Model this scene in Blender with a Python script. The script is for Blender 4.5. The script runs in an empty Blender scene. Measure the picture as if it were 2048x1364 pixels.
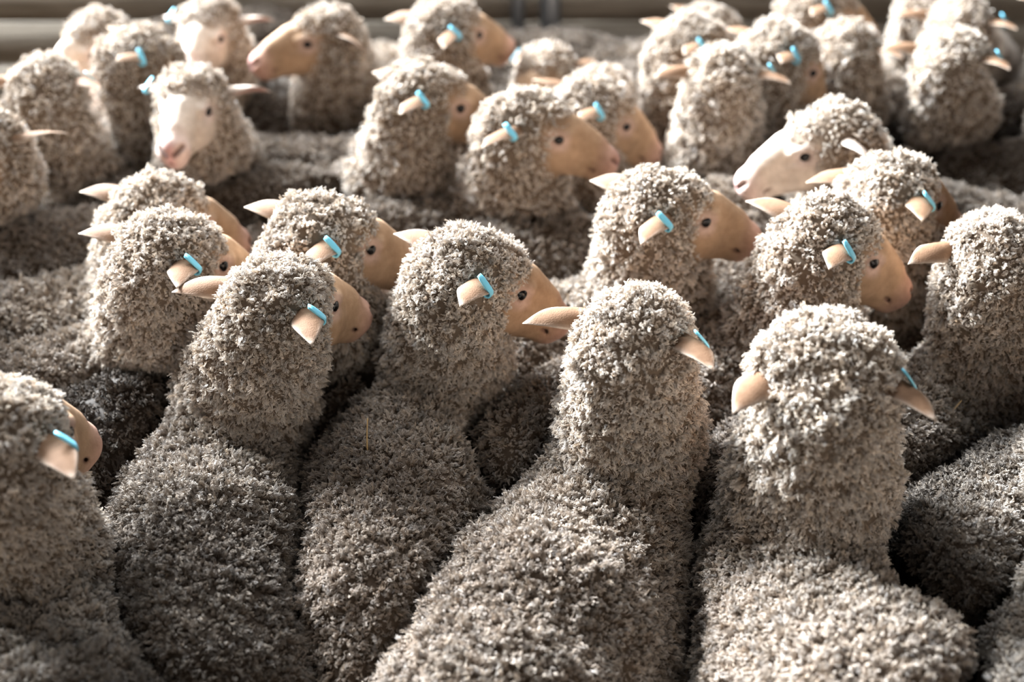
import bpy, math, zlib
import numpy as np
from mathutils import Vector, Matrix

S = bpy.context.scene
COL = S.collection

# ---------------------------------------------------------------- camera
CAM_Z, PITCH, F_PX = 1.95, math.radians(28.0), 50.0 / 36.0 * 2048
cd = bpy.data.cameras.new('camera')
cd.lens, cd.sensor_width = 50.0, 36.0
cd.dof.use_dof = True
cd.dof.focus_distance = 2.27
cd.dof.aperture_fstop = 1.8
cd.clip_start = 0.05
cam = bpy.data.objects.new('camera', cd)
cam.location = (0, 0, CAM_Z)
cam.rotation_euler = (math.radians(90) - PITCH, 0, 0)
COL.objects.link(cam)
S.camera = cam

# ---------------------------------------------------------------- light and exposure
w = bpy.data.worlds.new('shed_air')
S.world = w
w.use_nodes = True
w.node_tree.nodes['Background'].inputs['Color'].default_value = (0.84, 0.92, 1.0, 1)
w.node_tree.nodes['Background'].inputs['Strength'].default_value = 0.055


def area(name, loc, target, size, energy, color):
    l = bpy.data.lights.new(name, 'AREA')
    l.shape = 'RECTANGLE'
    l.size, l.size_y = size
    l.energy, l.color = energy, color
    o = bpy.data.objects.new(name, l)
    o.location = loc
    o.rotation_euler = (Vector(target) - Vector(loc)).to_track_quat('-Z', 'Y').to_euler()
    COL.objects.link(o)


# the open side of the shed (left and behind the mob), plus two added fill lamps: one overhead, one warm behind the camera
area('open_side', (-9.6, 11.2, 8.6), (0.1, 2.4, 0.7), (9.0, 4.7), 36000, (0.90, 0.96, 1.0))
area('overhead_fill', (-0.5, 4.4, 5.2), (0, 2.8, 0.7), (3.0, 2.0), 230, (0.95, 0.98, 1.0))
area('front_fill', (1.5, -4.5, 3.0), (0.2, 2.5, 0.7), (4.0, 2.5), 105, (1.0, 0.88, 0.76))

S.view_settings.view_transform = 'Standard'
S.view_settings.look = 'None'
S.view_settings.exposure = 0.30
S.view_settings.gamma = 1.0
S.view_settings.use_curve_mapping = False
S.cycles.max_bounces = 5
S.cycles.diffuse_bounces = 3
S.cycles.glossy_bounces = 2
S.cycles.transmission_bounces = 2
S.cycles.caustics_reflective = False
S.cycles.caustics_refractive = False

FWD = np.array((0, math.cos(PITCH), -math.sin(PITCH)))
UPV = np.array((0, math.sin(PITCH), math.cos(PITCH)))
CAMP = np.array((0, 0, CAM_Z))


def at(px, py, z):
    """The point at height z seen at pixel (px, py) of the 2048 x 1364 frame."""
    d = FWD * F_PX + np.array((1.0, 0, 0)) * (px - 1024) + UPV * (682 - py)
    return CAMP + d * ((z - CAM_Z) / d[2])


def proj(P):
    q = np.asarray(P) - CAMP
    dep = q @ FWD
    return 1024 + q[..., 0] / dep * F_PX, 682 - (q @ UPV) / dep * F_PX, dep


# ---------------------------------------------------------------- helpers
def new_mesh(name, verts, faces, mats=(), smooth=True):
    me = bpy.data.meshes.new(name)
    verts = np.asarray(verts, dtype=np.float32)
    me.vertices.add(len(verts))
    me.vertices.foreach_set('co', verts.ravel())
    if isinstance(faces, np.ndarray):
        n, k = faces.shape
        me.loops.add(n * k)
        me.loops.foreach_set('vertex_index', faces.astype(np.int32).ravel())
        me.polygons.add(n)
        me.polygons.foreach_set('loop_start', np.arange(0, n * k, k, dtype=np.int32))
    else:
        ls = np.array([len(f) for f in faces], dtype=np.int32)
        me.loops.add(int(ls.sum()))
        me.loops.foreach_set('vertex_index', np.concatenate([np.asarray(f, dtype=np.int32) for f in faces]))
        me.polygons.add(len(ls))
        me.polygons.foreach_set('loop_start', np.concatenate([[0], np.cumsum(ls)[:-1]]).astype(np.int32))
    me.update(calc_edges=True)
    me.validate()
    if smooth:
        me.polygons.foreach_set('use_smooth', np.ones(len(me.polygons), dtype=bool))
    for m in mats:
        me.materials.append(m)
    return me


def link(name, data, parent=None, matrix=None):
    o = bpy.data.objects.new(name, data)
    COL.objects.link(o)
    if parent is not None:
        o.parent = parent
    if matrix is not None:
        o.matrix_local = matrix
    return o


def tag(o, label=None, cat=None, group=None, kind=None):
    for k, v in (('label', label), ('category', cat), ('group', group), ('kind', kind)):
        if v:
            o[k] = v


def srgb(r, g, b):
    f = lambda c: c / 12.92 if c <= 0.04045 else ((c + 0.055) / 1.055) ** 2.4
    return (f(r / 255), f(g / 255), f(b / 255), 1.0)


class Noise:
    """Smooth 3-D value noise, about -1 to 1."""

    def __init__(self, seed, n=32):
        self.n = n
        self.t = np.random.default_rng(seed).uniform(-1, 1, (n, n, n)).astype(np.float32)

    def __call__(self, p, scale):
        q = p / scale + 100.0
        i = np.floor(q).astype(np.int64)
        f = (q - i).astype(np.float32)
        f = f * f * (3 - 2 * f)
        n = self.n
        i0, i1 = i % n, (i + 1) % n
        t = self.t
        x0, y0, z0 = i0[:, 0], i0[:, 1], i0[:, 2]
        x1, y1, z1 = i1[:, 0], i1[:, 1], i1[:, 2]
        fx, fy, fz = f[:, 0], f[:, 1], f[:, 2]
        a = t[x0, y0, z0] * (1 - fx) + t[x1, y0, z0] * fx
        b = t[x0, y1, z0] * (1 - fx) + t[x1, y1, z0] * fx
        c = t[x0, y0, z1] * (1 - fx) + t[x1, y0, z1] * fx
        d = t[x0, y1, z1] * (1 - fx) + t[x1, y1, z1] * fx
        return (a * (1 - fy) + b * fy) * (1 - fz) + (c * (1 - fy) + d * fy) * fz


NOISE = Noise(7)


# ---------------------------------------------------------------- materials
def mat(name):
    m = bpy.data.materials.new(name)
    m.use_nodes = True
    nt = m.node_tree
    return m, nt, nt.nodes['Principled BSDF']


def node(nt, t, **kw):
    n = nt.nodes.new(t)
    for k, v in kw.items():
        if k in n.inputs:
            n.inputs[k].default_value = v
        else:
            setattr(n, k, v)
    return n


def make_hide():
    """Skin of face and legs and the wool roots between the locks: colour per vertex, a fine nap as bump."""
    m, nt, b = mat('sheep_hide')
    a = node(nt, 'ShaderNodeAttribute', attribute_name='hide')
    tc = node(nt, 'ShaderNodeTexCoord')
    n1 = node(nt, 'ShaderNodeTexNoise', Scale=55.0, Detail=5.0, Roughness=0.65)
    nt.links.new(tc.outputs['Object'], n1.inputs['Vector'])
    mx = node(nt, 'ShaderNodeMixRGB', blend_type='MULTIPLY')
    cr = node(nt, 'ShaderNodeValToRGB')
    cr.color_ramp.elements[0].position, cr.color_ramp.elements[0].color = 0.3, (0.72, 0.68, 0.64, 1)
    cr.color_ramp.elements[1].position, cr.color_ramp.elements[1].color = 0.7, (1.08, 1.08, 1.08, 1)
    mx.inputs[0].default_value = 0.8
    nt.links.new(n1.outputs[0], cr.inputs[0])
    nt.links.new(a.outputs['Color'], mx.inputs[1])
    nt.links.new(cr.outputs[0], mx.inputs[2])
    nt.links.new(mx.outputs[0], b.inputs['Base Color'])
    n2 = node(nt, 'ShaderNodeTexNoise', Scale=420.0, Detail=3.0)
    nt.links.new(tc.outputs['Object'], n2.inputs['Vector'])
    bp = node(nt, 'ShaderNodeBump', Strength=0.35, Distance=0.002)
    nt.links.new(n2.outputs[0], bp.inputs['Height'])
    nt.links.new(bp.outputs[0], b.inputs['Normal'])
    b.inputs['Roughness'].default_value = 0.75
    b.inputs['Specular IOR Level'].default_value = 0.1
    return m


def make_wool():
    m, nt, b = mat('wool_locks')
    a = node(nt, 'ShaderNodeAttribute', attribute_name='tint')
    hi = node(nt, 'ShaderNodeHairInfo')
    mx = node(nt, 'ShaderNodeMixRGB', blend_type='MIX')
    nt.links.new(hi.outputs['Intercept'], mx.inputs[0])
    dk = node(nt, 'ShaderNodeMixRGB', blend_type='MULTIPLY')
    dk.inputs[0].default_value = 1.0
    dk.inputs[2].default_value = (0.46, 0.39, 0.33, 1)  # root end darkened: crevice shade painted into the lock colour
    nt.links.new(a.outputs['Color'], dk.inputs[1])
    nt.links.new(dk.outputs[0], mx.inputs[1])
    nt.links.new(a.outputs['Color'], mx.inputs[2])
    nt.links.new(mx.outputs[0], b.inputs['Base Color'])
    b.inputs['Roughness'].default_value = 0.9
    b.inputs['Specular IOR Level'].default_value = 0.1
    return m


def make_plain(name, col, rough=0.5, **kw):
    m, nt, b = mat(name)
    b.inputs['Base Color'].default_value = col
    b.inputs['Roughness'].default_value = rough
    for k, v in kw.items():
        b.inputs[k.replace('_', ' ')].default_value = v
    return m


HIDE = make_hide()
WOOL = make_wool()
EYE = make_plain('eye_dark', (0.004, 0.003, 0.003, 1), 0.16, Specular_IOR_Level=0.3)
TAG = make_plain('tag_blue_plastic', srgb(118, 198, 224), 0.35)


# ---------------------------------------------------------------- sheep as a distance field
def smin(a, b, k):
    h = np.maximum(k - np.abs(a - b), 0) / k
    return np.minimum(a, b) - h * h * k * 0.25


def smax(a, b, k):
    return -smin(-a, -b, k)


def cone(p, a, b, r1, r2):
    a, b = np.asarray(a, np.float32), np.asarray(b, np.float32)
    ba = b - a
    pa = p - a
    h = np.clip(pa @ ba / float(ba @ ba), 0, 1)
    q = pa - h[:, None] * ba
    return np.sqrt((q * q).sum(1)) - (r1 + (r2 - r1) * h)


def ellip(p, c, r):
    q = p - np.asarray(c, np.float32)
    r = np.asarray(r, np.float32)
    k0 = np.sqrt(((q / r) ** 2).sum(1))
    k1 = np.sqrt(((q / (r * r)) ** 2).sum(1))
    return k0 * (k0 - 1.0) / np.maximum(k1, 1e-6)


class Sheep:
    """A posed sheep. Local frame: x along the body to the shoulders, y to its left, z up; origin on the floor under the withers."""

    def __init__(self, key, head, zh, yaw, pitch, withers, rump, roll=0.0, zw=0.705, size=1.0, hs=1.0, dirt=0.5,
                 face='tan', fleece=1.0, length=0.56, width=0.18, ears=(0, 0), label='', group='', neck=1.0, cloud=1.0, flare=1.0, ein=0.0):
        self.key, self.dirt, self.face, self.fleece = key, dirt, face, fleece
        self.label, self.group, self.ears, self.hs, self.cloud = label, group, ears, hs, cloud
        self.flare, self.ein = flare, ein
        Hw = at(head[0], head[1], zh)
        W = at(withers[0], withers[1], zw)
        R = at(rump[0], rump[1], zw - 0.01)
        d = R - W
        d[2] = 0
        d = -d / np.linalg.norm(d)
        self.x = d
        self.y = np.array((-d[1], d[0], 0))
        self.o = np.array((W[0], W[1], 0.0))
        self.L, self.wd, self.zw = length * size, width * size, zw
        self.M = np.array((self.x, self.y, (0, 0, 1.0))).astype(np.float32)          # world -> local rows
        self.o = self.o.astype(np.float32)
        self.H = (self.M @ (Hw - self.o)).astype(np.float32)
        a, b = math.radians(yaw), math.radians(pitch)
        F = np.array((math.sin(a) * math.cos(b), math.cos(a) * math.cos(b), -math.sin(b)))
        Rt = np.array((math.cos(a), -math.sin(a), 0.0))
        U = np.cross(Rt, F)
        c, s = math.cos(math.radians(roll)), math.sin(math.radians(roll))
        Rt, U = Rt * c + U * s, U * c - Rt * s
        self.HF = np.array((self.M @ F, self.M @ Rt, self.M @ U)).astype(np.float32)  # local -> head rows
        self.neck = neck
        self.dep = proj(Hw)[2]
        hc = Hw
        self.mid = self.o + np.array((0, 0, 0.5)) - self.x * self.L * 0.4
        self.rad = 0.8

    def to_local(self, P):
        return (P - self.o) @ self.M.T

    def to_world(self, p):
        return p @ self.M + self.o

    def head(self, p):
        return (p - self.H) @ self.HF.T / self.hs

    def wool(self, p):
        """Outer surface of the fleece roots."""
        L, wd, zt = self.L, self.wd, self.zw
        rz = 0.205
        zc = zt - rz
        q = p.copy()
        q[:, 1] *= rz / wd
        t = np.clip(-p[:, 0] / L, 0, 1)
        d = cone(q, (-0.02, 0, zc + 0.012), (-L * 0.6, 0, zc - 0.004), rz * 0.86, rz * 1.0)
        d = smin(d, cone(q, (-L * 0.6, 0, zc - 0.004), (-L, 0, zc - 0.02), rz, rz * 0.93), 0.03)
        d *= wd / rz
        # shoulders and brisket
        d = smin(d, ellip(p, (0.03, 0, zc + 0.0), (0.16, wd * 0.80, 0.19)), 0.05)
        # neck
        hb = self.H + self.HF.T @ np.array((-0.006, 0, -0.052), np.float32) * self.hs
        nb = np.array((0.085, 0, zc + 0.015), np.float32)
        d = smin(d, cone(p, hb, nb, 0.084 * self.neck * self.hs, 0.142 * self.neck), 0.04)
        tb = self.H + self.HF.T @ np.array((0.03, 0, -0.085), np.float32) * self.hs
        d = smin(d, cone(p, tb, np.array((0.17, 0, zc - 0.03), np.float32), 0.045 * self.hs, 0.115), 0.06)
        # wool on poll, forehead and cheeks
        h = self.head(p)
        c = ellip(h, (-0.004, 0, 0.004), (0.071, 0.075 * self.flare, 0.064))
        c = smin(c, ellip(h, (-0.012, 0, -0.048), (0.062, 0.062, 0.052)), 0.03)
        c = smin(c, ellip(h, (0.047, 0, 0.020), (0.046, 0.050, 0.046)), 0.025)
        d = smin(d, c * self.hs, 0.03)
        # tail
        d = smin(d, cone(p, (-L - 0.17, 0, zc + 0.04), (-L - 0.2, 0, zc - 0.06), 0.035, 0.03), 0.04)
        return d

    def skin(self, p):
        """Face, with eye sockets, nostrils and mouth."""
        h = self.head(p)
        far = np.sqrt(((h - np.array((0.1, 0, -0.01), np.float32)) ** 2).sum(1)) - 0.15
        m = np.nonzero(far < 0.06)[0]
        if len(m):
            far[m] = self._skin(h[m])
        return far * self.hs

    def _skin(self, h):
        a = np.abs(h[:, 1])
        g = np.stack((h[:, 0], a, h[:, 2]), 1)
        d = ellip(h, (0.02, 0, -0.010), (0.07, 0.058, 0.056))
        d = smin(d, cone(h, (0.055, 0, 0.010), (0.195, 0, -0.028), 0.046, 0.029), 0.03)       # forehead to nose
        d = smin(d, cone(h, (0.11, 0, 0.022), (0.165, 0, 0.002), 0.022, 0.018), 0.03)          # bridge
        d = smin(d, cone(h, (0.035, 0, -0.055), (0.185, 0, -0.052), 0.047, 0.0235), 0.03)      # jaw
        d = smin(d, ellip(g, (0.07, 0.033, -0.040), (0.05, 0.022, 0.034)), 0.03)               # cheek
        d = smin(d, cone(g, (0.045, 0.05, 0.016), (0.10, 0.040, 0.014), 0.013, 0.009), 0.014)  # brow
        d = smin(d, cone(g, (0.06, 0.052, -0.012), (0.115, 0.034, -0.018), 0.009, 0.009), 0.014)  # under the eye
        d = smin(d, ellip(h, (0.200, 0, -0.034), (0.029, 0.034, 0.031)), 0.018)                # muzzle
        d = smin(d, ellip(h, (0.186, 0, -0.064), (0.027, 0.021, 0.015)), 0.012)                # chin
        d = smax(d, -ellip(g, (0.080, 0.066, 0.003), (0.0150, 0.014, 0.0054)), 0.004)          # eye slit
        d = smax(d, -cone(g, (0.2285, 0.0085, -0.030), (0.212, 0.0255, -0.0165), 0.004, 0.0048), 0.005)
        d = smax(d, -cone(g, (0.224, 0.0, -0.053), (0.160, 0.038, -0.048), 0.0030, 0.0030), 0.005)
        d = smax(d, -cone(h, (0.236, 0, -0.028), (0.229, 0, -0.052), 0.0026, 0.0026), 0.005)
        return d

    def legs(self, p):
        d = np.maximum(p[:, 2] - 0.45, 0.05)
        m = np.nonzero(p[:, 2] < 0.55)[0]
        if len(m):
            d[m] = self._legs(p[m])
        return d

    def _legs(self, p):
        L = self.L
        q = np.stack((p[:, 0], np.abs(p[:, 1]), p[:, 2]), 1)
        d = cone(q, (0.0, 0.1, 0.40), (0.01, 0.1, 0.2), 0.055, 0.03)
        d = np.minimum(d, cone(q, (0.01, 0.1, 0.2), (0.0, 0.1, 0.05), 0.03, 0.021))
        d = np.minimum(d, cone(q, (0.0, 0.1, 0.05), (0.02, 0.1, 0.024), 0.024, 0.026))
        d = np.minimum(d, cone(q, (-L + 0.03, 0.11, 0.42), (-L - 0.06, 0.11, 0.26), 0.085, 0.038))
        d = np.minimum(d, cone(q, (-L - 0.06, 0.11, 0.26), (-L - 0.03, 0.11, 0.05), 0.034, 0.022))
        d = np.minimum(d, cone(q, (-L - 0.03, 0.11, 0.05), (-L - 0.01, 0.11, 0.024), 0.024, 0.026))
        return smax(d, -(p[:, 2] - 0.0), 0.004)

    def solid(self, p):
        w_, s_, l_ = self.wool(p) - 0.003, self.skin(p), self.legs(p)
        return smin(smin(w_, s_, 0.008), l_, 0.03)

    def field(self, p, others=()):
        """The sheep pressed against its neighbours: it ends half-way to whatever it meets."""
        d = self.solid(p)
        if others:
            m = np.nonzero(d < 0.03)[0]
            if len(m):
                P = self.to_world(p[m])
                dm = d[m]
                for o in others:
                    n = np.nonzero(((P - o.mid) ** 2).sum(1) < 1.0)[0]
                    if len(n):
                        e = o.solid(o.to_local(P[n]).astype(np.float32))
                        dm[n] = smax(dm[n], (d[m][n] - e) * 0.5 + 0.010, 0.012)
                d[m] = dm
        return d


def axis(lo, hi, coarse, dense):
    """Grid lines from lo to hi: step coarse, finer inside the (lo, hi, step) ranges of dense."""
    xs, x = [lo], lo
    while x < hi:
        st = coarse
        for a, b, s in dense:
            if a - coarse < x < b:
                st = min(st, s)
        x += st
        xs.append(x)
    return np.array(xs, dtype=np.float32)


def surface_net(f, X, Y, Z):
    nx, ny, nz = len(X), len(Y), len(Z)
    B = 5
    ctr = [np.array([0.5 * (A[i] + A[min(i + B, len(A)) - 1]) for i in range(0, len(A), B)], np.float32) for A in (X, Y, Z)]
    hlf = [np.array([0.5 * (A[min(i + B, len(A) - 1)] - A[max(i - 1, 0)]) for i in range(0, len(A), B)], np.float32) for A in (X, Y, Z)]
    grid = np.stack(np.meshgrid(*ctr, indexing='ij'), -1)
    fc = f(grid.reshape(-1, 3)).reshape(grid.shape[:3])
    rad = np.sqrt(hlf[0][:, None, None] ** 2 + hlf[1][None, :, None] ** 2 + hlf[2][None, None, :] ** 2)
    act = np.abs(fc) < rad * 1.5 + 0.006
    up = lambda T: np.repeat(np.repeat(np.repeat(T, B, 0), B, 1), B, 2)[:nx, :ny, :nz]
    V = up(fc).astype(np.float32)
    ii = np.argwhere(up(act))
    p = np.stack((X[ii[:, 0]], Y[ii[:, 1]], Z[ii[:, 2]]), 1)
    val = np.concatenate([f(p[k:k + 300000]) for k in range(0, len(p), 300000)])
    V[ii[:, 0], ii[:, 1], ii[:, 2]] = val
    ins = V < 0
    shp = (nx - 1, ny - 1, nz - 1)
    cells, pts = [], []
    G = (X, Y, Z)
    edges = []
    for ax in range(3):
        sl0 = [slice(None)] * 3
        sl1 = [slice(None)] * 3
        sl0[ax], sl1[ax] = slice(0, -1), slice(1, None)
        a, b = V[tuple(sl0)], V[tuple(sl1)]
        cr = np.argwhere((a < 0) != (b < 0))
        i, j, k = cr.T
        va, vb = a[i, j, k], b[i, j, k]
        t = va / (va - vb)
        P = np.stack((X[i], Y[j], Z[k]), 1)
        P[:, ax] += t * (G[ax][cr[:, ax] + 1] - G[ax][cr[:, ax]])
        o1, o2 = [(1, 2), (2, 0), (0, 1)][ax]
        for da in (0, 1):
            for db in (0, 1):
                c = cr.copy()
                c[:, o1] -= da
                c[:, o2] -= db
                ok = ((c >= 0) & (c < np.array(shp))).all(1)
                cells.append(np.ravel_multi_index(tuple(c[ok].T), shp))
                pts.append(P[ok])
        edges.append((cr, va < 0, o1, o2))
    cells, pts = np.concatenate(cells), np.concatenate(pts)
    uq, inv, num = np.unique(cells, return_inverse=True, return_counts=True)
    verts = np.stack([np.bincount(inv, pts[:, k]) for k in range(3)], 1).astype(np.float32) / num[:, None].astype(np.float32)
    idx = np.full(int(np.prod(shp)), -1, np.int64)
    idx[uq] = np.arange(len(uq))
    quads = []
    for cr, flip, o1, o2 in edges:
        q = []
        for da, db in ((1, 1), (0, 1), (0, 0), (1, 0)):
            c = cr.copy()
            c[:, o1] -= da
            c[:, o2] -= db
            ok = ((c >= 0) & (c < np.array(shp))).all(1)
            c = np.clip(c, 0, np.array(shp) - 1)
            v = idx[np.ravel_multi_index(tuple(c.T), shp)]
            v[~ok] = -1
            q.append(v)
        q = np.stack(q, 1)
        q[~flip] = q[~flip][:, ::-1]
        quads.append(q[(q >= 0).all(1)])
    return verts, np.concatenate(quads)


def gradient(f, p, e=0.002):
    k = np.array(((1, -1, -1), (-1, -1, 1), (-1, 1, -1), (1, 1, 1)), np.float32)
    g = sum(kk * f(p + kk * e)[:, None] for kk in k)
    return g / np.maximum(np.linalg.norm(g, axis=1), 1e-6)[:, None]


FACES = {  # colour of the short face hair, of the muzzle, of the eye ring
    'tan': ((0.40, 0.265, 0.17), (0.44, 0.27, 0.215), (0.56, 0.40, 0.34)),
    'brown': ((0.29, 0.165, 0.09), (0.34, 0.19, 0.14), (0.46, 0.32, 0.26)),
    'white': ((0.66, 0.56, 0.48), (0.66, 0.51, 0.46), (0.70, 0.58, 0.54)),
}


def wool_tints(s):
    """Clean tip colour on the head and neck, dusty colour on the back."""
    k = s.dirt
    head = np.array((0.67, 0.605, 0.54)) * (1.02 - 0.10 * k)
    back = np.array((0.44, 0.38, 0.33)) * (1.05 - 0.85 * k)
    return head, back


def build_body(s, others):
    near = s.dep
    fine = 0.0038 if near < 2.9 else 0.0055
    coarse = 0.014 if near < 2.9 else 0.018
    hd = [s.H + s.HF.T @ (np.array(v) * s.hs) for v in
          [(a, b, c) for a in (-0.02, 0.25) for b in (-0.085, 0.085) for c in (-0.09, 0.09)]]
    lo, hi = np.min(hd, 0), np.max(hd, 0)
    hw = 0.14 * s.hs
    X = axis(min(-s.L - 0.26, s.H[0] - hw, lo[0] - .01), max(0.24, s.H[0] + hw, hi[0] + .01), coarse, [(lo[0], hi[0], fine)])
    Y = axis(min(-s.wd - 0.05, s.H[1] - hw, lo[1] - .01), max(s.wd + 0.05, s.H[1] + hw, hi[1] + .01), coarse, [(lo[1], hi[1], fine)])
    Z = axis(-0.02, max(s.zw + 0.05, s.H[2] + hw, hi[2] + .01), coarse, [(lo[2], hi[2], fine)])
    f = lambda p: s.field(p, others)
    v, q = surface_net(f, X, Y, Z)
    for _ in range(1):
        g = gradient(f, v)
        v = v - g * np.clip(f(v), -0.006, 0.006)[:, None]
    w_, k_, l_ = s.wool(v) - 0.003, s.skin(v), s.legs(v)
    wool = 1 / (1 + np.exp(np.clip(-(np.minimum(k_, l_) - w_ - 0.002) / 0.0045, -40, 40)))
    # lumps and folds of the fleece, flattened where it is pressed against a neighbour
    touch, deep = np.ones(len(v), np.float32), np.ones(len(v), np.float32)
    Pw, own = s.to_world(v), s.solid(v)
    for t in others:
        k = np.nonzero(((Pw - t.mid) ** 2).sum(1) < 1.0)[0]
        if len(k):
            e = t.solid(t.to_local(Pw[k]))
            deep[k] = np.minimum(deep[k], e)
            touch[k] = np.minimum(touch[k], e - own[k])
    seed = zlib.crc32(s.key.encode()) % 97 * 0.37
    P = v + seed
    h = s.head(v)
    onhead = np.clip(1.25 - np.linalg.norm(h - np.array((0, 0, 0)), axis=1) / 0.16, 0, 1)
    amp = (0.35 + 0.65 * (1 - onhead))
    lump = 0.010 * NOISE(P, 0.075) * amp + 0.006 * NOISE(P + 9, 0.033)
    hd = np.linalg.norm(v - s.H, axis=1)
    nk = np.clip((hd - 0.10) / 0.05, 0, 1) * np.clip((0.36 - hd) / 0.08, 0, 1)
    lump += 0.0055 * nk * np.sin(hd / 0.0068 + 5.0 * NOISE(P, 0.09) + 2.0 * NOISE(P, 0.04))
    v = v + g * (lump * wool * np.clip((touch - 0.022) / 0.03, 0, 1))[:, None]
    # colours
    head_c, back_c = wool_tints(s)
    base, muz, ring = (np.array(c) for c in FACES[s.face])
    sk = np.tile(base, (len(v), 1))
    tm = np.clip((h[:, 0] - 0.165) / 0.04, 0, 1)[:, None]
    sk = sk * (1 - tm) + muz * tm
    ex = np.linalg.norm((np.stack((h[:, 0], np.abs(h[:, 1]), h[:, 2]), 1) - np.array((0.080, 0.061, 0.002))) / np.array((1.25, 1, 1)), axis=1)
    te = np.clip(1.9 - ex / 0.017, 0, 1)[:, None] * 0.85
    sk = sk * (1 - te) + ring * te
    td = np.clip(1.0 - (ex - 0.0085) / 0.004, 0, 1)[:, None] * 0.75
    sk = sk * (1 - td) + np.array((0.10, 0.055, 0.045)) * td
    tn = np.clip(1 - np.abs(h[:, 1]) / 0.02, 0, 1)[:, None] * np.clip((h[:, 0] - 0.212) / 0.012, 0, 1)[:, None]
    sk = sk * (1 - tn) + np.array((0.62, 0.36, 0.35)) * tn
    hg = np.stack((h[:, 0], np.abs(h[:, 1]), h[:, 2]), 1)
    nos = np.clip((0.0070 - cone(hg, (0.2285, 0.0085, -0.030), (0.211, 0.0265, -0.0160), 0.0, 0.0)) / 0.004, 0, 1)[:, None]
    sk = sk * (1 - nos) + np.array((0.075, 0.036, 0.03)) * nos
    lip = np.clip((0.0065 - cone(hg, (0.224, 0.0, -0.053), (0.160, 0.038, -0.048), 0.0, 0.0)) / 0.003, 0, 1)[:, None] * 0.7
    sk = sk * (1 - lip) + np.array((0.14, 0.075, 0.06)) * lip
    mott = NOISE(P, 0.02)[:, None] * 0.10 + NOISE(P + 5, 0.05)[:, None] * 0.16 + 1.0
    sk = sk * mott
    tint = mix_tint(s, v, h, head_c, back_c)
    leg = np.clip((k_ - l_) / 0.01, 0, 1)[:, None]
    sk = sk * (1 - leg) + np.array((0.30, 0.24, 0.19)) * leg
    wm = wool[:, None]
    col = sk * (1 - wm) + tint * np.array((0.22, 0.185, 0.155)) * wm  # wool base painted dark to stand for shade between the locks
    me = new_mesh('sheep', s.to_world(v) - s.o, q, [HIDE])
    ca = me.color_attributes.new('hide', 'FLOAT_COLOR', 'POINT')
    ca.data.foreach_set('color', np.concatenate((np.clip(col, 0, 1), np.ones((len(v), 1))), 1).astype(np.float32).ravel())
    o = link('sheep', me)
    o.location = s.o
    tag(o, s.label, 'sheep', s.group)
    return o, v, q, wool, g, deep


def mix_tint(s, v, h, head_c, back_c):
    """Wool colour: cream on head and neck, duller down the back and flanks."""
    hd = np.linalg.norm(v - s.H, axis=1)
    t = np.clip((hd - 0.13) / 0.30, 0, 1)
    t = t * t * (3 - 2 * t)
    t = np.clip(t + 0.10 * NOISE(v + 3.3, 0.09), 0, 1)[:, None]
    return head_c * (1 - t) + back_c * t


# ---------------------------------------------------------------- ears, tags, eyes
EAR_L, EAR_W = 0.116, 0.0325


def ear_pt(u, t, layer=0):
    """Point of the ear: u from base to tip, t from the rear edge (-1) to the front edge (1); layer 1 is the hollow side."""
    wdt = 0.66 + 0.34 * math.sin(min(1, u / 0.22) * math.pi / 2) if u < 0.22 else max(0.02, 1 - ((u - 0.22) / 0.78) ** 1.75)
    wdt *= EAR_W
    curl = 1.35 * max(0, 1 - u / 0.75) ** 1.2 + 0.38
    r = wdt / curl
    ang = t * curl
    y, z = r * math.sin(ang), -r * (1 - math.cos(ang))
    if layer:
        y *= 0.94
        z -= (0.0042 - 0.0022 * u) * (1 - 0.6 * t * t)
    return np.array((u * EAR_L, y, z + 0.008 * math.sin(u * 2.6) - 0.008 * u * u))


def ear_mesh(side, face):
    """Cupped leaf: x runs out to the tip, side * y to the front edge, z is its back. The hollow faces -z."""
    nu, nv = 19, 13
    V, C = [], []
    out, inn, rim = {'tan': ((0.165, 0.096, 0.058), (0.19, 0.10, 0.072), (0.56, 0.48, 0.41)),
                     'brown': ((0.17, 0.10, 0.06), (0.18, 0.10, 0.07), (0.40, 0.33, 0.27)),
                     'white': ((0.42, 0.34, 0.29), (0.34, 0.20, 0.175), (0.55, 0.50, 0.46))}[face]
    for layer in (0, 1):
        for i in range(nu):
            u = i / (nu - 1)
            for j in range(nv):
                t = j / (nv - 1) * 2 - 1
                p = ear_pt(u, t, layer)
                V.append((p[0], p[1] * side, p[2]))
                e = max(abs(t) ** 8, max(0, (u - 0.87) / 0.13))
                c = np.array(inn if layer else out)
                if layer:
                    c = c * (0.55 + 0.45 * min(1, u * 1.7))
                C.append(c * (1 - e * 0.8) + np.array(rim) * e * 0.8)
    F = []
    ix = lambda l, i, j: l * nu * nv + i * nv + j
    quad = lambda f, ok: F.append(f if ok else f[::-1])
    for l in (0, 1):
        for i in range(nu - 1):
            for j in range(nv - 1):
                quad([ix(l, i, j), ix(l, i + 1, j), ix(l, i + 1, j + 1), ix(l, i, j + 1)], (l == 0) == (side > 0))
    for j in (0, nv - 1):
        for i in range(nu - 1):
            quad([ix(0, i, j), ix(1, i, j), ix(1, i + 1, j), ix(0, i + 1, j)], (j == 0) == (side > 0))
    for i in (0, nu - 1):
        for j in range(nv - 1):
            quad([ix(0, i, j), ix(0, i, j + 1), ix(1, i, j + 1), ix(1, i, j)], (i == 0) == (side > 0))
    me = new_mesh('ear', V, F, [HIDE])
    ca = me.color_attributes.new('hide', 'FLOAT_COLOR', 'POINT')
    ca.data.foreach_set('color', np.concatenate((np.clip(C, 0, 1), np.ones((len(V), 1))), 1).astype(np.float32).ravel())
    return me


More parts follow.
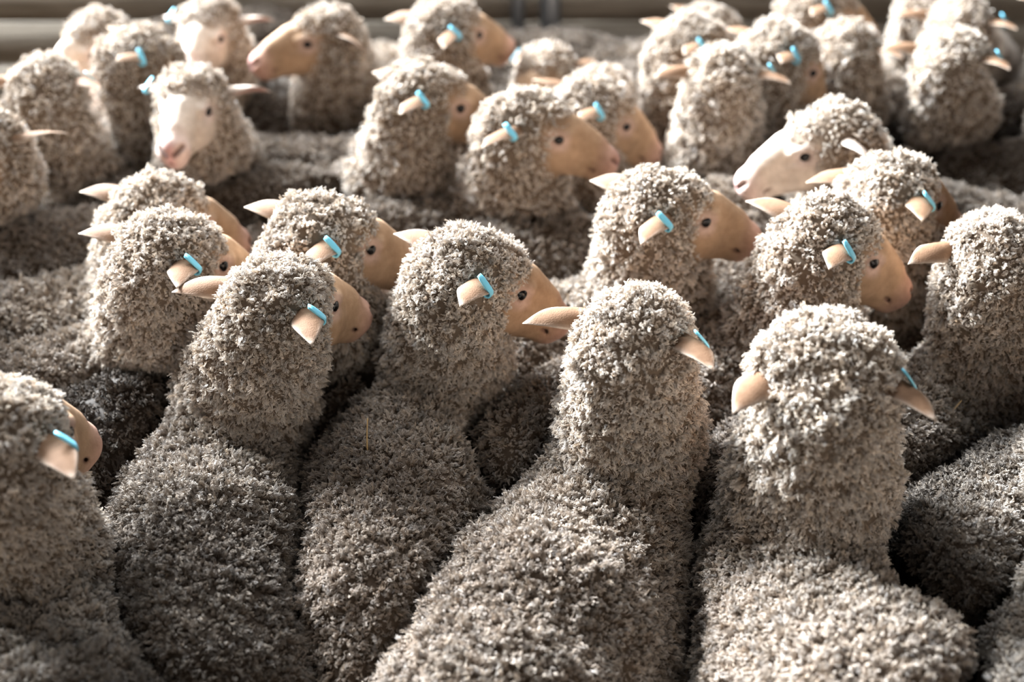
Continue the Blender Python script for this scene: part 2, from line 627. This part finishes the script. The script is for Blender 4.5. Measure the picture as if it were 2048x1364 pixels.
def tag_place():
    """Where the tag clips on: the front edge of the right ear, a third of the way out."""
    u = 0.36
    E, t0 = ear_pt(u, 1.0), ear_pt(u, 0.55)
    ty = (E - t0) / np.linalg.norm(E - t0)
    tx = np.array((0.97, -0.22, 0.0))
    tz = np.cross(tx, ty)
    tz /= np.linalg.norm(tz)
    tx = np.cross(ty, tz)
    m = Matrix.Identity(4)
    for c, e in enumerate((tx, ty, tz)):
        for r in range(3):
            m[r][c] = e[r]
    p = E - ty * 0.003 - tz * 0.0012
    for r in range(3):
        m[r][3] = p[r]
    return m


def tag_mesh():
    """A bent plastic clip: a long leaf on the ear's back, round the front edge, a short leaf in the hollow."""
    path = [(-0.033, 0.0072), (-0.024, 0.0070), (-0.013, 0.0064), (-0.003, 0.0056)]
    path += [(0.0065 * math.sin(a), -0.0012 + 0.0066 * math.cos(a)) for a in np.linspace(0.25, 2.9, 7)]
    path += [(-0.004, -0.0078), (-0.012, -0.0076), (-0.018, -0.0074)]
    path = np.array(path)
    wid = [0.0048, 0.0068, 0.0072, 0.0066] + [0.0058] * 7 + [0.0062, 0.0064, 0.0048]
    tg = np.gradient(path, axis=0)
    tg /= np.linalg.norm(tg, axis=1)[:, None]
    nrm = np.stack((-tg[:, 1], tg[:, 0]), 1)
    V, F = [], []
    prof = [(-1, 0), (-0.93, 0.8), (-0.6, 1), (0.6, 1), (0.93, 0.8), (1, 0), (0.93, -0.8), (0.6, -1), (-0.6, -1), (-0.93, -0.8)]
    n = len(prof)
    for (y, z), nn, wdt in zip(path, nrm, wid):
        for a, b in prof:
            V.append((a * wdt, y + nn[0] * b * 0.0017, z + nn[1] * b * 0.0017))
    m = len(path)
    for i in range(m - 1):
        for j in range(n):
            F.append((i * n + j, i * n + (j + 1) % n, (i + 1) * n + (j + 1) % n, (i + 1) * n + j))
    F.append(tuple(range(n))[::-1])
    F.append(tuple(range((m - 1) * n, m * n)))
    return new_mesh('ear_tag', V, F, [TAG])


EAR = {}
TAG_ME = tag_mesh()


def ball_mesh(name, r, m, seg=20, rings=12):
    V = [(0, 0, r)]
    F = []
    for i in range(1, rings):
        a = math.pi * i / rings
        for j in range(seg):
            b = 2 * math.pi * j / seg
            V.append((r * math.sin(a) * math.cos(b), r * math.sin(a) * math.sin(b), r * math.cos(a)))
    V.append((0, 0, -r))
    for j in range(seg):
        F.append((0, 1 + j, 1 + (j + 1) % seg))
        F.append((len(V) - 1, 1 + (rings - 2) * seg + (j + 1) % seg, 1 + (rings - 2) * seg + j))
    for i in range(rings - 2):
        for j in range(seg):
            F.append((1 + i * seg + j, 1 + (i + 1) * seg + j, 1 + (i + 1) * seg + (j + 1) % seg, 1 + i * seg + (j + 1) % seg))
    return new_mesh(name, V, F, [m])


EYE_ME = ball_mesh('eye', 0.0135, EYE)


def head_matrix(s, pos, ex, ey, ez):
    """Object matrix (relative to the sheep object) of a part placed in head coordinates with the given axes."""
    A = s.HF.T                                     # head -> local
    W = s.M.T                                      # local -> world
    p = W @ (s.H + A @ (np.array(pos) * s.hs))
    m = Matrix.Identity(4)
    for c, e in enumerate((ex, ey, ez)):
        d = W @ (A @ np.array(e, float))
        for r in range(3):
            m[r][c] = d[r] * s.hs
    for r in range(3):
        m[r][3] = p[r]
    return m


def add_parts(s, o):
    for side in (1, -1):                           # +1: the sheep's right
        key = (side, s.face)
        if key not in EAR:
            EAR[key] = ear_mesh(side, s.face)
        droop = math.radians(19 + s.ears[0 if side < 0 else 1])
        sweep = math.radians(38 + (s.ears[2 if side < 0 else 3] if len(s.ears) > 2 else 0))
        ex = np.array((-math.sin(sweep) * math.cos(droop), side * math.cos(sweep) * math.cos(droop), -math.sin(droop)))
        up = np.array((-0.46, 0.1, 0.88)) if side > 0 else np.array((-0.82, -0.1, 0.58))    # the ear's back looks up and backwards
        ez = up - ex * (up @ ex)
        ez /= np.linalg.norm(ez)
        ey = -np.cross(ez, ex)                     # head axes are left-handed
        e = link('ear', EAR[key], o, head_matrix(s, (-0.016 - s.ein * 0.3, side * (0.070 - s.ein), 0.016 - s.ein), ex, ey, ez))
        if side > 0:
            t = link('ear_tag', TAG_ME, e)
            t.matrix_local = tag_place()
            t['label'] = 'bright blue plastic ear tag'
        link('eye', EYE_ME, o, head_matrix(s, (0.079, side * 0.0462, 0.0025), (1, 0, 0), (0, 1, 0), (0, 0, 1)))


# ---------------------------------------------------------------- fleece
def add_fleece(s, o, v, q, wool, g, touch):
    rng = np.random.default_rng(zlib.crc32(s.key.encode()))
    dep = s.dep
    P = s.to_world(v)
    tri = np.concatenate((q[:, [0, 1, 2]], q[:, [0, 2, 3]]))
    a, b, c = P[tri[:, 0]], P[tri[:, 1]], P[tri[:, 2]]
    nrm = np.cross(b - a, c - a)
    ar = np.linalg.norm(nrm, axis=1) * 0.5
    cen = (a + b + c) / 3
    nn = nrm / np.maximum(2 * ar, 1e-12)[:, None]
    w_ = wool[tri].mean(1)
    to = CAMP - cen
    to /= np.linalg.norm(to, axis=1)[:, None]
    x, y, zd = proj(cen)
    keep = (touch[tri].min(1) > -0.022) & (w_ > 0.12) & ((nn * to).sum(1) > -0.25) & (cen[:, 2] > 0.29) & (zd > 0.3)
    keep &= (x > -200) & (x < 2248) & (y < 1560) & (y > -250)
    if not keep.any():
        return
    sp = (0.0049 if dep < 2.5 else 0.0061 if dep < 3.0 else 0.0080) / math.sqrt(s.cloud)
    nf = 5 if dep < 2.5 else 4 if dep < 3.0 else 2
    npt = 7 if dep < 2.5 else 6 if dep < 3.0 else 5
    wts = ar * keep
    n = int(wts.sum() / sp ** 2)
    ti = rng.choice(len(tri), n, p=wts / wts.sum())
    r1, r2 = rng.random(n), rng.random(n)
    r1 = np.sqrt(r1)
    bc = np.stack((1 - r1, r1 * (1 - r2), r1 * r2), 1)
    root = (P[tri[ti]] * bc[:, :, None]).sum(1)
    gw = g @ s.M
    N = (gw[tri[ti]] * bc[:, :, None]).sum(1)
    N /= np.linalg.norm(N, axis=1)[:, None]
    lv = s.to_local(root)
    h = s.head(lv)
    hd = np.linalg.norm(lv - s.H, axis=1)
    onhead = np.clip(1.3 - hd / 0.17, 0, 1)
    edge = np.clip((w_[ti] - 0.12) / 0.7, 0, 1)
    # bundles: locks lean towards a common middle, leaving dark partings between
    m = max(1, n // 11)
    big = rng.choice(n, m, replace=False)
    from mathutils.kdtree import KDTree
    kd = KDTree(m)
    for i, k in enumerate(big):
        kd.insert(root[k], i)
    kd.balance()
    near = np.array([kd.find(r)[1] for r in root])
    pull = root[big][near] - root
    pull -= N * (pull * N).sum(1)[:, None]
    dist = np.linalg.norm(pull, axis=1) / (sp * 1.7)
    Ll = (0.0155 * s.fleece) * rng.uniform(0.8, 1.2, n) * (0.3 + 0.7 * edge) * (1 - 0.2 * onhead)
    Ll *= np.clip(1.14 - 0.42 * dist ** 2, 0.45, 1.14) * rng.uniform(0.85, 1.2, m)[near]
    ln = (0.0035 + 0 * Ll)
    # comb: down the flanks, back from the brow on the head
    grav = np.array((0, 0, -1.0)) - N * N[:, 2:3] * -1.0
    back = -s.x - N * (N @ -s.x)[:, None]
    comb = grav * (0.55 - 0.35 * onhead)[:, None] + back * 0.12 * (1 - onhead)[:, None]
    jit = rng.normal(0, 0.24, (n, 3))
    bj = rng.normal(0, 0.30, (m, 3))[near]
    D = N + comb + jit + bj + pull * 11.0
    D /= np.linalg.norm(D, axis=1)[:, None]
    Ta = np.cross(D, rng.normal(size=(n, 3)))
    Ta /= np.linalg.norm(Ta, axis=1)[:, None]
    Tb = np.cross(D, Ta)
    head_c, back_c = wool_tints(s)
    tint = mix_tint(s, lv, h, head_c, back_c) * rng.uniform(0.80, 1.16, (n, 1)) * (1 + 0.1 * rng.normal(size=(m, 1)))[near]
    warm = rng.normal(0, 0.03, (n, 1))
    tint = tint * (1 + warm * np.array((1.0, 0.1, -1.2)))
    ph = rng.uniform(0, 2 * math.pi, n)
    turns = rng.uniform(0.9, 1.8, n) * np.where(rng.random(n) < 0.5, 1, -1)
    rc = rng.uniform(0.0012, 0.0030, n)
    T = np.linspace(0, 1, npt)
    # fibres of each lock
    nfi = n * nf
    fi = np.repeat(np.arange(n), nf)
    oa = rng.normal(0, 0.36, nfi) * sp
    ob = rng.normal(0, 0.36, nfi) * sp
    lf = Ll[fi] * rng.uniform(0.8, 1.1, nfi)
    ga = rng.normal(0, 1, nfi) * 0.0011
    gb = rng.normal(0, 1, nfi) * 0.0011
    pts = np.empty((nfi, npt, 3), np.float32)
    for k, t in enumerate(T):
        ang = ph[fi] + 2 * math.pi * turns[fi] * t
        sh = (1 - t) ** 1.3 * 0.8 + 0.2
        ca = oa * sh + ga * t + rc[fi] * t ** 0.7 * np.cos(ang)
        cb = ob * sh + gb * t + rc[fi] * t ** 0.7 * np.sin(ang)
        pts[:, k] = root[fi] - N[fi] * 0.002 + D[fi] * (lf * t)[:, None] + Ta[fi] * ca[:, None] + Tb[fi] * cb[:, None]
    pts -= s.o
    hc = bpy.data.hair_curves.new('fleece')
    hc.add_curves([npt] * nfi)
    hc.attributes['position'].data.foreach_set('vector', pts.ravel())
    rad = (0.00058 if dep < 2.5 else 0.00085 if dep < 3.0 else 0.00145)
    R = rad * np.tile(1.0 - 0.45 * T, nfi).astype(np.float32)
    ra = hc.attributes.get('radius') or hc.attributes.new('radius', 'FLOAT', 'POINT')
    ra.data.foreach_set('value', R)
    cc = hc.attributes.new('tint', 'FLOAT_COLOR', 'CURVE')
    cc.data.foreach_set('color', np.concatenate((np.clip(tint[fi], 0.01, 1), np.ones((nfi, 1))), 1).astype(np.float32).ravel())
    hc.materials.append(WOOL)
    f = link('fleece', hc, o)
    f['kind'] = 'stuff'


# ---------------------------------------------------------------- the mob
MOB = []
LABELS = {
    'S1': 'broad cream sheep seen squarely from behind, wide wool cap, both ears drooping',
    'S2': 'pale sheep turned away with one long pointed ear out sideways, long curving back',
    'S3': 'sheep with pale curly head, dark brown back and blue tag across its hanging ear',
    'S4': 'sheep showing its round grey rump, tan cheek beside the long pointed ear of its neighbour',
    'S5': 'sheep whose tan face and chin overlook the broad cream sheep seen from behind',
    'S6': 'sheep seen from behind at the picture edge, single tan ear out towards a tan-faced sheep',
    'S7': 'dark brown rump cut by the frame, below the sheep with the single tan ear',
    'S7c': 'dark brown rump in the bottom corner beside the broad cream sheep',
    'S8': 'sheep half cut by the frame, short tan muzzle just past its tagged ear, bottom corner',
    'S9': 'sheep turned away whose tagged ear nearly touches the ear of the dark-backed curly sheep',
    'S10': 'sheep almost hidden behind another, only woolly crown, brown brow and one ear above it',
    'S11': 'sheep with dark eye and tan face between two sheep, blue tag on its near ear',
    'S12': 'sheep with tan face in profile, nose pointing at the ear below the white-faced sheep',
    'S13': 'sheep in full profile with long tan face resting in front of another profile face',
    'S14': 'sheep with raised woolly neck and long dark back stretching towards the frame edge',
    'S16': 'sheep looking straight at us with white face and pink nose',
    'S17': 'woolly sheep turned away by the frame edge, beside the white-faced one looking at us',
    'S18': 'sheep cut off by the frame edge with one pale ear pointing inwards',
    'S19': 'grey woolly rump at the frame edge below the cut-off sheep with one pale ear',
    'S20': 'sheep with woolly crown and blue tag directly behind the pink-nosed white-faced sheep',
    'S21': 'pale-faced sheep mostly hidden behind a tagged woolly crown in the far corner',
    'S22': 'white-faced sheep looking at us against the timber wall',
    'S23': 'sheep facing the opposite way with long tan muzzle, against the timber wall',
    'S24': 'tall sheep by the wall, tan face turned towards the steel posts',
    'X1': 'grey woolly back with hidden head behind the sheep in front of the long tan profile',
    'S28': 'sheep below the steel posts, woolly forehead and bare cheek turned our way',
    'S29': 'sheep crown peeping out behind the second of two overlapping tan profile faces',
    'S30': 'sheep whose tan profile face is overlapped by the long-faced profile sheep in front',
    'S31': 'low woolly back along the timber wall beside the thicker steel post',
    'S32': 'woolly neck rising by the wall, behind the spread-eared sheep seen from behind',
    'S33': 'sheep seen from behind with two spread pale ears, mid distance below the timber wall',
    'S34': 'sheep with brown face turned sideways just beyond the spread-eared one seen from behind',
    'S35': 'sheep by the wall with raised head, tan face at the top edge of the picture',
    'S36': 'round woolly head seen from behind, below the raised tan face at the top edge',
    'S37': 'sheep seen from behind with blue tag on an ear held level, above the dark backs',
    'S38': 'woolly crown with one tan ear directly behind the sheep with the level tagged ear',
    'S39': 'woolly neck with its head above the frame, beside the crown with one tan ear',
    'S44': 'sheep at the far corner of the frame, only a lit woolly edge and ear showing',
    'S45': 'low woolly back by the wall between the long-muzzled sheep and the tall sheep',
    'S41': 'white-faced sheep in profile facing against the others, muzzle above a tan ear',
    'B': 'dark brown back stretching behind the white-faced profile sheep',
    'C': 'dark brown back at the frame edge behind the other dark back',
    'S42': 'sheep with dark brown face and blue tag, standing in front of the white-faced profile sheep',
    'S43': 'strip of brown woolly back at the frame edge, beyond the single-eared sheep seen from behind',
}


def sheep(key, *a, **k):
    MOB.append(Sheep(key, *a, label=LABELS[key], group='sheep crowded in the pen', **k))


#      key   head px        z     yaw  pitch withers px    rump px
sheep('S1', (1645, 742), 0.95, 4, 26, (1655, 990), (1885, 1560), hs=1.15, flare=1.18, dirt=0.12, ears=(8, 8, 18, 18), ein=0.009, width=0.225, zw=0.72)
sheep('S2', (1275, 662), 0.93, 28, 26, (1234, 870), (930, 1330), dirt=0.3, width=0.195)
sheep('S3', (555, 602), 0.92, 36, 20, (418, 765), (365, 1330), dirt=0.85, width=0.19)
sheep('S4', (942, 540), 0.92, 66, 30, (855, 685), (725, 1100), dirt=0.42, width=0.188)
sheep('S5', (1652, 475), 0.92, 72, 30, (1490, 640), (1090, 790), dirt=0.45)
sheep('S6', (1985, 508), 0.92, 6, 25, (1965, 690), (1700, 800), dirt=0.7)
sheep('S7', (2340, 800), 0.92, 60, 25, (2110, 890), (1965, 1015), dirt=1.0)
sheep('S7c', (2350, 1000), 0.92, 60, 25, (2180, 1150), (2070, 1330), dirt=1.0)
sheep('S8', (0, 872), 0.92, 14, 25, (40, 1070), (110, 1500), hs=1.05, dirt=0.92)
sheep('S9', (338, 505), 0.92, 45, 26, (215, 655), (-70, 745), dirt=0.5)
sheep('S10', (312, 422), 0.87, 50, 26, (200, 540), (-80, 610), dirt=0.55)
sheep('S11', (640, 465), 0.92, 60, 24, (600, 640), (225, 785), dirt=1.0)
sheep('S12', (1315, 412), 0.92, 76, 16, (1250, 545), (980, 640), dirt=0.6)
sheep('S13', (1045, 245), 0.92, 90, 17, (955, 375), (720, 425), dirt=0.65)
sheep('S14', (845, 185), 0.93, 74, 22, (690, 328), (150, 358), dirt=0.65)
sheep('S16', (388, 192), 0.92, 184, 8, (500, 270), (760, 285), dirt=0.6, face='white')
sheep('S17', (95, 170), 0.92, 4, 30, (110, 310), (40, 370), dirt=0.5)
sheep('S18', (-35, 285), 0.90, 200, 25, (-150, 330), (-260, 330), dirt=0.5)
sheep('S19', (-260, 430), 0.92, 270, 25, (-170, 450), (72, 450), dirt=0.45)
sheep('S20', (290, 110), 0.92, 72, 42, (230, 240), (100, 260), dirt=0.5, face='brown')
sheep('S21', (200, 75), 0.90, 212, 15, (240, 110), (310, 70), dirt=0.4, face='white')
sheep('S22', (418, 50), 0.90, 186, 12, (448, 95), (475, 66), dirt=0.4, face='white')
sheep('S23', (660, 65), 0.90, 245, 8, (740, 140), (900, 120), dirt=0.5, ears=(0, 0, -25, 0))
sheep('S24', (885, 55), 0.95, 58, 15, (850, 175), (560, 150), dirt=0.8)
sheep('X1', (1368, 603), 0.53, 88, 40, (1290, 430), (1090, 455), dirt=0.5, ears=(0, 30, 50, 75))
sheep('S28', (1092, 142), 0.81, 200, 15, (1190, 150), (1330, 120), dirt=0.5, ears=(0, 0, 35, 30))
sheep('S29', (1206, 190), 0.79, 55, 35, (1140, 255), (1050, 262), dirt=0.5, ears=(75, 0, 20, 0))
sheep('S30', (1183, 212), 0.865, 74, 32, (1110, 310), (900, 330), dirt=0.5, ears=(0, 0, 30, 0))
sheep('S31', (1420, 60), 0.80, 80, 40, (1330, 90), (1140, 75), dirt=0.6)
sheep('S32', (1385, 85), 0.93, 75, 30, (1320, 200), (1160, 170), dirt=0.75)
sheep('S33', (1445, 150), 0.93, 8, 25, (1430, 280), (1440, 380), dirt=0.4)
sheep('S34', (1560, 105), 0.93, 72, 35, (1590, 220), (1540, 260), dirt=0.4)
sheep('S35', (1640, 10), 0.95, 80, 28, (1590, 90), (1500, 90), dirt=0.5)
sheep('S36', (1695, 100), 0.90, 25, 30, (1710, 210), (1690, 260), dirt=0.6)
sheep('S37', (1908, 115), 0.93, 32, 28, (1900, 220), (1830, 270), dirt=0.5)
sheep('S38', (1920, 45), 0.92, 25, 30, (1960, 70), (1960, 110), dirt=0.5)
sheep('S39', (1868, -20), 0.95, 30, 28, (1838, 95), (1800, 130), dirt=0.5)
sheep('S44', (2165, 25), 0.92, 60, 28, (2125, 130), (2070, 170), dirt=0.5)
sheep('S45', (890, 80), 0.75, 80, 30, (840, 98), (725, 90), dirt=0.5)
sheep('S41', (1668, 270), 0.92, 264, 21, (1770, 275), (1900, 292), dirt=0.6, face='white', ears=(0, 0, -30, 0))
sheep('B', (2150, 215), 0.75, 85, 26, (1985, 250), (1780, 234), dirt=1.0, ears=(0, 0, 45, 45))
sheep('C', (2350, 150), 0.92, 80, 26, (2250, 240), (2095, 248), dirt=1.0)
sheep('S42', (1785, 380), 0.92, 58, 24, (1770, 490), (1600, 520), dirt=0.5, face='brown', ears=(14, 0))
sheep('S43', (2280, 320), 0.92, 80, 26, (2180, 410), (1990, 405), dirt=0.7)

for i, s in enumerate(MOB):
    others = [o for o in MOB if o is not s and np.linalg.norm((o.mid - s.mid)[:2]) < 1.3]
    o, v, q, wool, g, touch = build_body(s, others)
    add_parts(s, o)
    add_fleece(s, o, v, q, wool, g, touch)

# ---------------------------------------------------------------- the pen
def box(x0, x1, y0, y1, z0, z1, bev=0.006):
    """Vertices and faces of a box with its long edges eased."""
    b = bev
    pr = [(y0 + b, z0), (y1 - b, z0), (y1, z0 + b), (y1, z1 - b), (y1 - b, z1), (y0 + b, z1), (y0, z1 - b), (y0, z0 + b)]
    V = [(x, y, z) for x in (x0, x1) for y, z in pr]
    F = [(j, (j + 1) % 8, 8 + (j + 1) % 8, 8 + j) for j in range(8)] + [tuple(range(8))[::-1], tuple(range(8, 16))]
    return V, F


def make_timber():
    m, nt, b = mat('weathered_timber')
    tc = node(nt, 'ShaderNodeTexCoord')
    mp = node(nt, 'ShaderNodeMapping')
    mp.inputs['Scale'].default_value = (1.6, 20.0, 26.0)
    nt.links.new(tc.outputs['Object'], mp.inputs['Vector'])
    n1 = node(nt, 'ShaderNodeTexNoise', Scale=1.6, Detail=8.0, Roughness=0.6)
    nt.links.new(mp.outputs[0], n1.inputs['Vector'])
    n2 = node(nt, 'ShaderNodeTexNoise', Scale=9.0, Detail=2.0)
    nt.links.new(tc.outputs['Object'], n2.inputs['Vector'])
    cr = node(nt, 'ShaderNodeValToRGB')
    cr.color_ramp.elements[0].position, cr.color_ramp.elements[0].color = 0.3, srgb(128, 116, 102)
    cr.color_ramp.elements[1].position, cr.color_ramp.elements[1].color = 0.72, srgb(192, 181, 166)
    nt.links.new(n1.outputs[0], cr.inputs[0])
    c2 = node(nt, 'ShaderNodeValToRGB')
    c2.color_ramp.elements[0].position, c2.color_ramp.elements[0].color = 0.66, (0, 0, 0, 1)
    c2.color_ramp.elements[1].position, c2.color_ramp.elements[1].color = 0.74, (0.7, 0.7, 0.7, 1)
    nt.links.new(n2.outputs[0], c2.inputs[0])
    mx = node(nt, 'ShaderNodeMixRGB')
    mx.inputs[2].default_value = srgb(205, 202, 196)
    nt.links.new(c2.outputs[0], mx.inputs[0])
    nt.links.new(cr.outputs[0], mx.inputs[1])
    nt.links.new(mx.outputs[0], b.inputs['Base Color'])
    bp = node(nt, 'ShaderNodeBump', Strength=0.5, Distance=0.004)
    nt.links.new(n1.outputs[0], bp.inputs['Height'])
    nt.links.new(bp.outputs[0], b.inputs['Normal'])
    b.inputs['Roughness'].default_value = 0.85
    return m


def make_dirt():
    m, nt, b = mat('trodden_floor')
    tc = node(nt, 'ShaderNodeTexCoord')
    n1 = node(nt, 'ShaderNodeTexNoise', Scale=14.0, Detail=8.0)
    nt.links.new(tc.outputs['Object'], n1.inputs['Vector'])
    cr = node(nt, 'ShaderNodeValToRGB')
    cr.color_ramp.elements[0].color, cr.color_ramp.elements[1].color = srgb(30, 24, 18), srgb(62, 51, 39)
    nt.links.new(n1.outputs[0], cr.inputs[0])
    nt.links.new(cr.outputs[0], b.inputs['Base Color'])
    b.inputs['Roughness'].default_value = 0.95
    return m


fl = new_mesh('floor', [(-6, -4, 0), (6, -4, 0), (6, 6, 0), (-6, 6, 0)], [(0, 1, 2, 3)], [make_dirt()])
tag(link('floor', fl), kind='structure')

TIMBER = make_timber()
WALL_Y = 5.05
V, F = [], []
z = 0.03
for i, hgt in enumerate((0.19, 0.17, 0.16, 0.145, 0.20, 0.18, 0.19, 0.18)):
    v, f = box(-4.5, 4.5, WALL_Y + 0.004 * (i % 3), WALL_Y + 0.04, z, z + hgt)
    F += [tuple(k + len(V) for k in q) for q in f]
    V += v
    z += hgt + 0.005
wall = link('wall_back', new_mesh('wall_back', V, F, [TIMBER], smooth=False))
tag(wall, kind='structure')

STEEL = make_plain('galvanised_steel', (0.30, 0.32, 0.35, 1), 0.32, Metallic=0.9)


def post(px, dia, y, label):
    x = at(px, 40, 0.68)
    k = y / x[1]
    c = (CAMP + (x - CAMP) * k)
    V, F, n = [], [], 28
    prof = [(0.0, 0.0), (dia * 0.95, 0.0), (dia * 0.95, 0.008), (dia * 0.5, 0.008), (dia * 0.5, 1.42), (dia * 0.42, 1.435), (0.0, 1.44)]
    for r, zz in prof:
        for j in range(n):
            V.append((r * math.cos(2 * math.pi * j / n), r * math.sin(2 * math.pi * j / n), zz))
    for i in range(len(prof) - 1):
        for j in range(n):
            F.append((i * n + j, i * n + (j + 1) % n, (i + 1) * n + (j + 1) % n, (i + 1) * n + j))
    o = link('steel_post', new_mesh('steel_post', V, F, [STEEL]))
    o.data.set_sharp_from_angle(angle=math.radians(40))
    o.location = (c[0], y, 0)
    tag(o, label, 'post', 'steel posts against the timber wall')


STRAW = make_plain('straw', srgb(214, 178, 120), 0.6)


def straw(px, py, key, length, lean, r, label):
    """A stalk caught in the fleece of one sheep."""
    t = [m for m in MOB if m.key == key][0]
    d = FWD * F_PX + np.array((1.0, 0, 0)) * (px - 1024) + UPV * (682 - py)
    d /= np.linalg.norm(d)
    k = 0.8
    for _ in range(400):
        e = float(t.solid(t.to_local((CAMP + d * k)[None]).astype(np.float32))[0])
        if e < 0.001:
            break
        k += min(max(e * 0.7, 0.0005), 0.05)
    c = CAMP + d * k
    V, F, n = [], [], 8
    for i in range(6):
        u = i / 5
        q = np.array(lean) * length * u + np.array((0.06 * u * u, 0, 0)) * length
        rr = r * (1 - 0.35 * u)
        for j in range(n):
            V.append((q[0] + rr * math.cos(2 * math.pi * j / n), q[1] + rr * math.sin(2 * math.pi * j / n), q[2]))
    for i in range(5):
        for j in range(n):
            F.append((i * n + j, i * n + (j + 1) % n, (i + 1) * n + (j + 1) % n, (i + 1) * n + j))
    F += [tuple(range(n))[::-1], tuple(range(5 * n, 6 * n))]
    o = link('straw_stalk', new_mesh('straw_stalk', V, F, [STRAW]))
    o.location = c
    tag(o, label, 'straw', 'straw stalks caught in the wool')


straw(735, 905, 'S4', 0.062, (-0.02, 0.1, 0.98), 0.0012, 'pale straw stalk standing up in the round grey rump')
straw(1900, 830, 'S6', 0.032, (0.55, 0.3, 0.75), 0.0009, 'short straw bit in the fleece behind the broad cream sheep')

post(1036, 0.048, 4.9, 'thinner of the two round grey steel posts standing before the timber wall')
post(1101, 0.073, 4.85, 'thicker of the two round grey steel posts standing before the timber wall')
